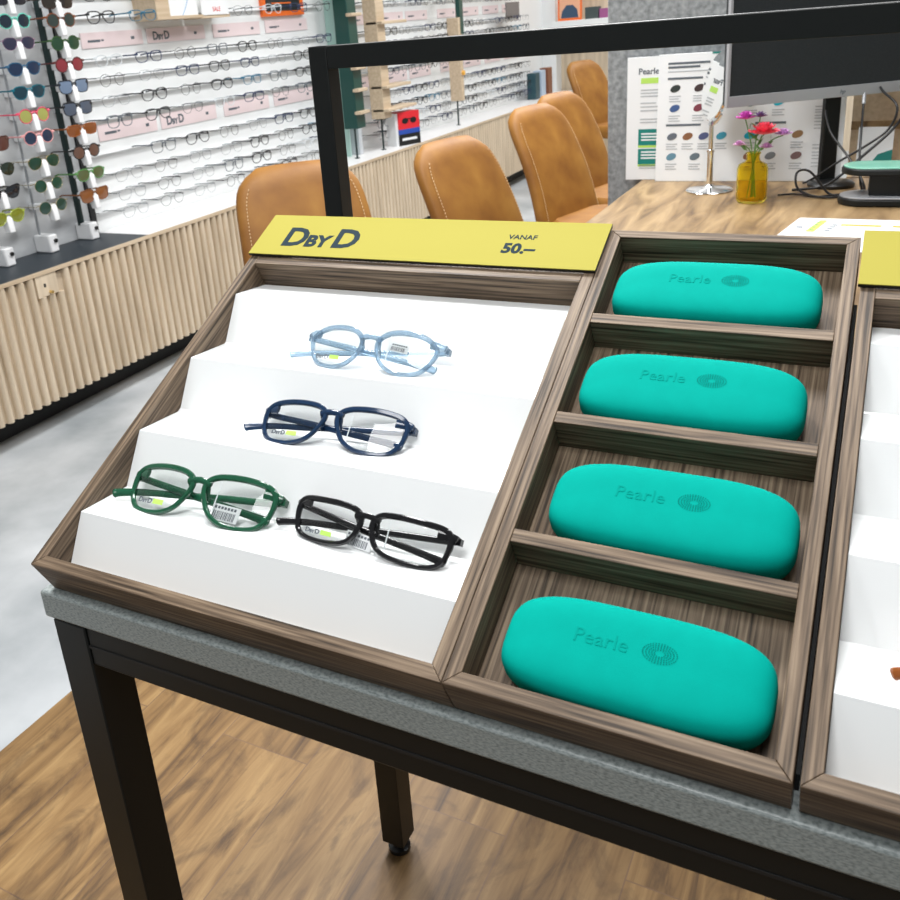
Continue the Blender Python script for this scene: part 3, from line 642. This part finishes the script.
# ------------------------------------------------------------------ trays (built flat, tilted 26.3 degrees)
TILT = math.radians(26.33); H = .0418; FL = -.0331; LEN = .4912
def tray_root(x, label, w):
    t = thing('display_tray', label, 'tray', (x, 0, ZT), (TILT, 0, 0), 'walnut trays on the display table'); return t
def mitre_front(mb, w, y0, y1, yi, b0, b1):   # frame board with mitred ends
    mb.add([(0,y0,-H),(w,y0,-H),(w-b1,yi,-H),(b0,yi,-H),(0,y0,0),(w,y0,0),(w-b1,yi,0),(b0,yi,0)], [(0,3,2,1),(4,5,6,7),(0,1,5,4),(1,2,6,5),(2,3,7,6),(3,0,4,7)]); return mb
def frame(t, x_, w, top_in, yend, bl=.0115, br=.0115, side_top=None):
    F = .0115; g = .00015
    mitre_front(MB(), w, 0, 0, F, bl, br).build('front_board', M_walx, t, .0006)
    for s in (0, 1):
        a, b = (0, bl) if s == 0 else (w, w-br)
        mb = MB(); mb.add([(a,g*2,-H),(b,F+g,-H),(b,top_in-g,-H),(a,yend,-H),(a,g*2,0),(b,F+g,0),(b,top_in-g,0),(a,yend,0)] if (yend-top_in) < .02 else
                          [(a,g*2,-H),(b,F+g,-H),(b,yend,-H),(a,yend,-H),(a,g*2,0),(b,F+g,0),(b,yend,0),(a,yend,0)],
                          [(0,3,2,1),(4,5,6,7),(0,1,5,4),(1,2,6,5),(2,3,7,6),(3,0,4,7)])
        mb.build('side_board', M_waly, t, .0006)
    MB().box(bl, w-br, F, min(yend, LEN)-.001, -H, FL).build('base_panel', M_waly, t)
    # wedge support standing on the table top, under the tray
    ca, sa = math.cos(TILT), math.sin(TILT)
    c = MB()
    def L(y, z): return (y*ca+(z)*sa, -y*sa+z*ca)       # world offsets -> tray local
    zt = .8647-ZT
    pr = [L(.035, zt), L(.42, zt)]
    y1 = .42; # local y where vertical from (.42) meets underside -H
    ly = (y1 - H*sa)/ca
    y2 = .035; ly2 = max((y2 - H*sa)/ca, .0)
    pr += [(ly, -H-.0003), (ly2+.004, -H-.0003)]
    c.prism(pr, .001, w+.0025 if abs(x_-.4107) < .01 else w-.001).build('wedge_support', M_kick, t)  # support in black; the widened one stands in for shadow in the tray gap
T1 = tray_root(0, 'wide walnut tray with white steps and four pairs of eyeglasses', .4105)
frame(T1, 0, .4103, .4127, LEN)
MB().box(.0117, .3986, .4128, .4245, -H, 0).build('back_board', M_walx, T1, .0006)
T2 = tray_root(.4107, 'narrow walnut tray divided into four cells holding green cases', .2247)
frame(T2, .4107, .2245, .4806, LEN, .0115, .0107)
mb = MB(); mb.add([(0,LEN,-H),(.2245,LEN,-H),(.2138,.4806,-H),(.0115,.4806,-H),(0,LEN,0),(.2245,LEN,0),(.2138,.4806,0),(.0115,.4806,0)], [(0,3,2,1),(4,5,6,7),(0,1,5,4),(1,2,6,5),(2,3,7,6),(3,0,4,7)])
mb.build('back_board', M_walx, T2, .0006)
for v in (.120, .240, .360): MB().box(.0117, .2136, v, v+.012, FL, -.0002).build('divider', M_walx, T2, .0005)
T3 = tray_root(.6393, 'second wide walnut tray with white steps at the right edge', .41)
frame(T3, .6393, .4103, .4127, LEN)
MB().box(.0117, .3986, .4128, .4245, -H, 0).build('back_board', M_walx, T3, .0006)

# white stepped inserts (tray local v, w)
STEP = [(.0245,-.0279),(.0625,-.0022),(.1140,-.0327),(.1631,-.0032),(.2152,-.0342),(.2643,-.0032),(.3150,-.0335),(.3640,-.0032),(.4106,-.0322)]
def insert(x, label):
    t = thing('step_insert', label, 'display riser', (x+.0120, 0, ZT), (TILT, 0, 0), 'white stepped inserts')
    prof = [(.0120, FL+.0002)] + [(.0120,-.0329)] + STEP[0:0] + [(.0205, -.0305)] + STEP + [(.4120, FL+.0002)]
    MB().prism(prof, .0, .3863).build('steps', M_white, t, .0006)
    return t
insert(0, 'glossy white stepped insert carrying the four eyeglasses')
insert(.6393, 'glossy white stepped insert in the tray at the right edge')

# yellow signs
def sign(x, label, writing=True):
    t = thing('price_sign', label, 'sign', (x, 0, ZT), (TILT, 0, 0))
    MB().box(-.0020, .4112, .4250, .4955, .0006, .0036).build('plate', M_blackf, t)
    MB().box(-.0020, .4112, .4250, .4955, .0036, .0046).build('yellow_face', M_yellow, t)
    if writing:
        shift(dbyd(.0445), .0330, .4415, .0047).build('brand_lettering', M_ink, t)
        shift(text_mb('VANAF', .0098, .0001, bold=.0002), .3085, .4665, .0047).build('small_lettering', M_ink, t)
        shift(text_mb('50.–', .0205, .0001, bold=.0009), .3070, .4450, .0047).build('price_lettering', M_ink, t)
    return t
sign(0, 'yellow price sign reading DbyD VANAF 50')
sign(.6393, 'yellow sign on the tray at the right edge', False)

# ------------------------------------------------------------------ teal cases
CA, CB, NEX, KEX = .0900, .0380, 3.6, 4.2
def case_z(x, y, h): 
    r = (abs(x/CA)**NEX+abs(y/CB)**NEX)**(1/NEX); return h*max(0, 1-min(r,1)**KEX)**(1/KEX)
def case_half(h, sgn, shrink=1.0):
    vs = []; fs = []; n = 72; m = 14
    for i in range(m):
        ph = PI/2*i/m; r = math.cos(ph)**(2/KEX); z = h*math.sin(ph)**(2/KEX)
        for k in range(n):
            a = 2*PI*k/n; c, s = math.cos(a), math.sin(a)
            vs.append((shrink*CA*r*math.copysign(abs(c)**(2/NEX), c), shrink*CB*r*math.copysign(abs(s)**(2/NEX), s), sgn*z))
    vs.append((0, 0, sgn*h))
    for i in range(m-1):
        for k in range(n): fs.append((i*n+k, i*n+(k+1) % n, (i+1)*n+(k+1) % n, (i+1)*n+k))
    for k in range(n): fs.append(((m-1)*n+k, (m-1)*n+(k+1) % n, m*n))
    fs.append(tuple(range(n)))
    mb = MB(); mb.add(vs, fs); return mb
LH, BH = .0240, .0150
def make_case():
    t = thing('glasses_case', '', 'glasses case')
    shift(case_half(LH, 1), 0, 0, BH+.0006).build('lid', M_teal, t, smooth=True)
    case_half(BH, -1, .985); shift(case_half(BH, -1, .985), 0, 0, BH).build('base', M_teal, t, smooth=True)
    tx = text_mb('Pearle', .0150, .0002); wx = max(v[0] for v in tx.v)
    tx.v = [((x*1.0-.0395), y+.0005, z) for x, y, z in tx.v]
    tx.v = [(x, y, BH+.0006+case_z(x, y, LH)+z+.0001) for x, y, z in tx.v]
    tx.build('embossed_name', M_tealtxt, t)
    g = MB()
    for ring, (rx, ry, cnt) in enumerate([(.0035,.0024,12),(.0052,.0035,18),(.0070,.0046,24),(.0090,.0058,30),(.0111,.0070,36)]):
        for k in range(cnt):
            a = 2*PI*(k+.5*(ring % 2))/cnt; x, y = .0185+rx*math.cos(a), .0055+ry*math.sin(a); rr = .0005
            z = BH+.0006+case_z(x, y, LH)+.00025
            g.add([(x+rr*math.cos(b), y+rr*math.sin(b), z) for b in [PI*i/3 for i in range(6)]], [tuple(range(6))])
    g.build('embossed_emblem', M_teal2, t)
    return t
proto = make_case()
for i, (u, v, rz, lab) in enumerate([(.5305,.0505,-.010,'mint teal eyeglasses case in the bottom cell of the walnut tray'), (.5300,.1715,.0,'mint teal eyeglasses case in second cell from the bottom'),
        (.5220,.2915,.004,'mint teal eyeglasses case in the third cell from bottom'), (.5215,.4125,.004,'mint teal eyeglasses case in topmost cell under the desk edge')]):
    o = proto if i == 0 else copy_tree(proto)
    ca, sa = math.cos(TILT), math.sin(TILT)
    o.location = (u, v*ca-(FL+.0002)*sa, ZT+v*sa+(FL+.0002)*ca); o.rotation_euler = (TILT, 0, rz)
    tag(o, lab, 'glasses case', 'teal cases in the divided tray')

# ------------------------------------------------------------------ eyeglasses on the steps
def wprof(k, s):     # a point on tread k in world y, z
    (v0, w0), (v1, w1) = STEP[1+2*k], STEP[2+2*k]; v = v0+(v1-v0)*s; w = w0+(w1-w0)*s; ca, sa = math.cos(TILT), math.sin(TILT)
    return v*ca-w*sa, ZT+v*sa+w*ca
def hero(kind, x, k, s, yaw, tilt, A, fm, tm, label, rim=4.2, tagspec=None, lip=(-89,14,4), rip=(71,13,-1), hz=35.5, sq=.95, tipm=None):
    y, z = wprof(k, s); sc = A/75*.001
    t = thing('eyeglasses', label, 'eyeglasses', (x, y, z+.0032), (0, 0, 0), 'eyeglasses on the white steps')
    t.rotation_euler = (-math.radians(tilt), 0, math.radians(yaw))
    S = Matrix.Diagonal((sc, sc, sc*sq, 1))
    front_mb(kind, 75, rim, 4.2, 6, hz, 10.0).xf(S).build('front_frame', fm, t, smooth=True)
    for sd in (-1, 1): lens_mb(kind, sd, 10.0, 6).xf(S).build('lens', M_lens, t, smooth=True)
    # folded temples
    def temple(path, name='temple'):
        Q = catmull(path, 6, False); n = len(Q)
        R_ = [(3.2+1.2*max(0,(i/n-.62)/.38), 1.5) for i in range(n)]; R_[-1] = (2.6, 1.1); R_[-2] = (3.6, 1.4)
        MB().sweep(Q, R_, up=(0,0,1), n=10).xf(S).build(name, tm, t, smooth=True)
    tt = math.tan(math.radians(tilt)); za, zb = (8.5*tt+2.8)/sq, (12*tt+2.5)/sq
    h0 = hz-3
    temple([(-75,15,h0),(-60,14,h0-2.5),(-20,9.6,h0-(h0-za)*.42),(20,8,h0-(h0-za)*.70),(46,8.4,h0-(h0-za)*.86),(rip[0]-6,8.5,za),(rip[0],8,za-2)])
    temple([(75,16,h0),(60,18.0,h0-2),(20,15.5,h0-(h0-zb)*.35),(-30,14,h0-(h0-zb)*.68),(-62,12,h0-(h0-zb)*.9),(lip[0]+6,8,zb*.8),(lip[0],6,zb*.62)])
    for sd in (-1, 1):
        MB().box(sd*75-2.2, sd*75+2.2, 13, 18.5, hz-6.4, hz-.2).xf(S).build('hinge', tm, t)
    # demo lens print
    shift(dbyd(6.2, .04), 0, 0).xf(S @ Matrix.Translation((-56, 1.6, 7.5)) @ Matrix.Rotation(PI/2, 4, 'X') @ Matrix.Diagonal((1,1,.01,1))).build('lens_print', M_dark, t)
    MB().box(-40.5, -30, 1.0, 1.1, 7.5, 12).xf(S).build('green_print', M_pgreen, t)
    MB().box(20, 21.2, .6, .7, 4, 38).xf(S).build('lens_stripe', mat('pale frosted mark', (.8,.83,.84), .5), t)
    if tagspec:
        x0, z0, ww, hh, yy, rr = tagspec
        Mx = S @ Matrix.Translation((x0, yy, z0)) @ Matrix.Rotation(rr, 4, 'Y')
        g_ = MB().box(0, ww, 0, .3, 0, hh).xf(Mx).build('price_tag', M_paper, t)
        b = MB(); xx = 1.5
        while xx < ww*.85:
            w_ = random.choice((.4,.7,1.0)); b.box(xx, xx+w_, -.15, -.02, 1.0, hh*.58); xx += w_+random.choice((.5,.7,.9))
        for i in range(7): b.box(1.5+i*ww*.12, 1.5+i*ww*.12+ww*.08, -.15, -.02, hh*.72, hh*.88)
        b.xf(Mx).build('barcode', M_dark, g_)
    return t
hero('panto', .2155, 2, .27, 0, 42, 78, A_clear, A_clear, 'transparent pale blue eyeglasses on the highest occupied step', 4.0, (20,24,20,9,3.5,.12))
hero('rect', .2140, 1, .40, 3, 50, 79, A_navy, A_navy, 'navy blue eyeglasses on the middle step')
hero('rect', .1215, 0, .38, 2, 48, 83, A_green, A_green, 'dark green eyeglasses on lowest step, left of the black pair', 4.2, (18,5,27,14,3.5,.05))
hero('flat', .2975, 0, .50, -3.0, 39, 78, A_black, A_black, 'black eyeglasses on lowest step, right of the green pair', 4.6, (-20,5,26,14,6,.08), sq=.84)
hero('round', .772, 0, .22, 0, 46, 76, A_tort, A_tort, 'amber brown eyeglasses cut off by the right photo edge')

# ------------------------------------------------------------------ light
def area(name, loc, size, power, rot=(0,0,0), col=(1,1,1), sy=None):
    l = bpy.data.lights.new(name, 'AREA'); l.energy = power; l.size = size; l.color = col
    if sy: l.shape = 'RECTANGLE'; l.size_y = sy
    o = bpy.data.objects.new(name, l); COL.objects.link(o); o.location = loc; o.rotation_euler = rot; return o
def spot(name, loc, target, power, ang, size=.06, col=(1,1,1)):
    l = bpy.data.lights.new(name, 'SPOT'); l.energy = power; l.spot_size = ang; l.spot_blend = .5; l.shadow_soft_size = size; l.color = col
    o = bpy.data.objects.new(name, l); COL.objects.link(o); o.location = loc
    o.rotation_euler = (Vector(target)-Vector(loc)).to_track_quat('-Z', 'Y').to_euler(); return o
spot('ceiling_spot', (-.45, 1.1, 2.9), (.25, .3, .9), 58, 1.0, .04, (1,.98,.95))
spot('ceiling_spot', (.9, 1.3, 2.9), (.6, .3, .9), 22, 1.0, .08)
for y in (1.2, 2.8, 4.4, 6.0, 7.6): area('overhead_fill', (-.75, y, 2.9), .5, 42, (0, -.35, 0), sy=.9)  # unseen row of fill lights, placed and tilted to brighten slats and wall
area('overhead_fill', (.5, 3.0, 2.9), .8, 32)
area('overhead_fill', (.5, .9, 2.9), .5, 18)
area('overhead_fill', (.4, -.7, 2.9), .9, 34)  # unseen fill added above the camera side to brighten the step risers
w = bpy.data.worlds.new('World'); bpy.context.scene.world = w; w.use_nodes = True
w.node_tree.nodes['Background'].inputs[0].default_value = (.93,.97,1,1); w.node_tree.nodes['Background'].inputs[1].default_value = .22

# ------------------------------------------------------------------ camera
cd = bpy.data.cameras.new('camera'); co = bpy.data.objects.new('camera', cd); COL.objects.link(co)
cd.sensor_width = 36; cd.lens = 905.86/900*36; cd.shift_x = (450-389.75)/900; cd.shift_y = (354.12-450)/900; cd.clip_start = .02
co.location = (.6514, -.4525, 1.3339)
co.rotation_mode = 'XYZ'; co.rotation_euler = (1.2202, .0826, .4889)
cd.dof.use_dof = True; cd.dof.focus_distance = 1.0; cd.dof.aperture_fstop = 18
sc = bpy.context.scene; sc.camera = co
sc.view_settings.view_transform = 'Standard'; sc.view_settings.look = 'None'; sc.view_settings.gamma = 1; sc.view_settings.use_curve_mapping = False
sc.view_settings.exposure = 0.2
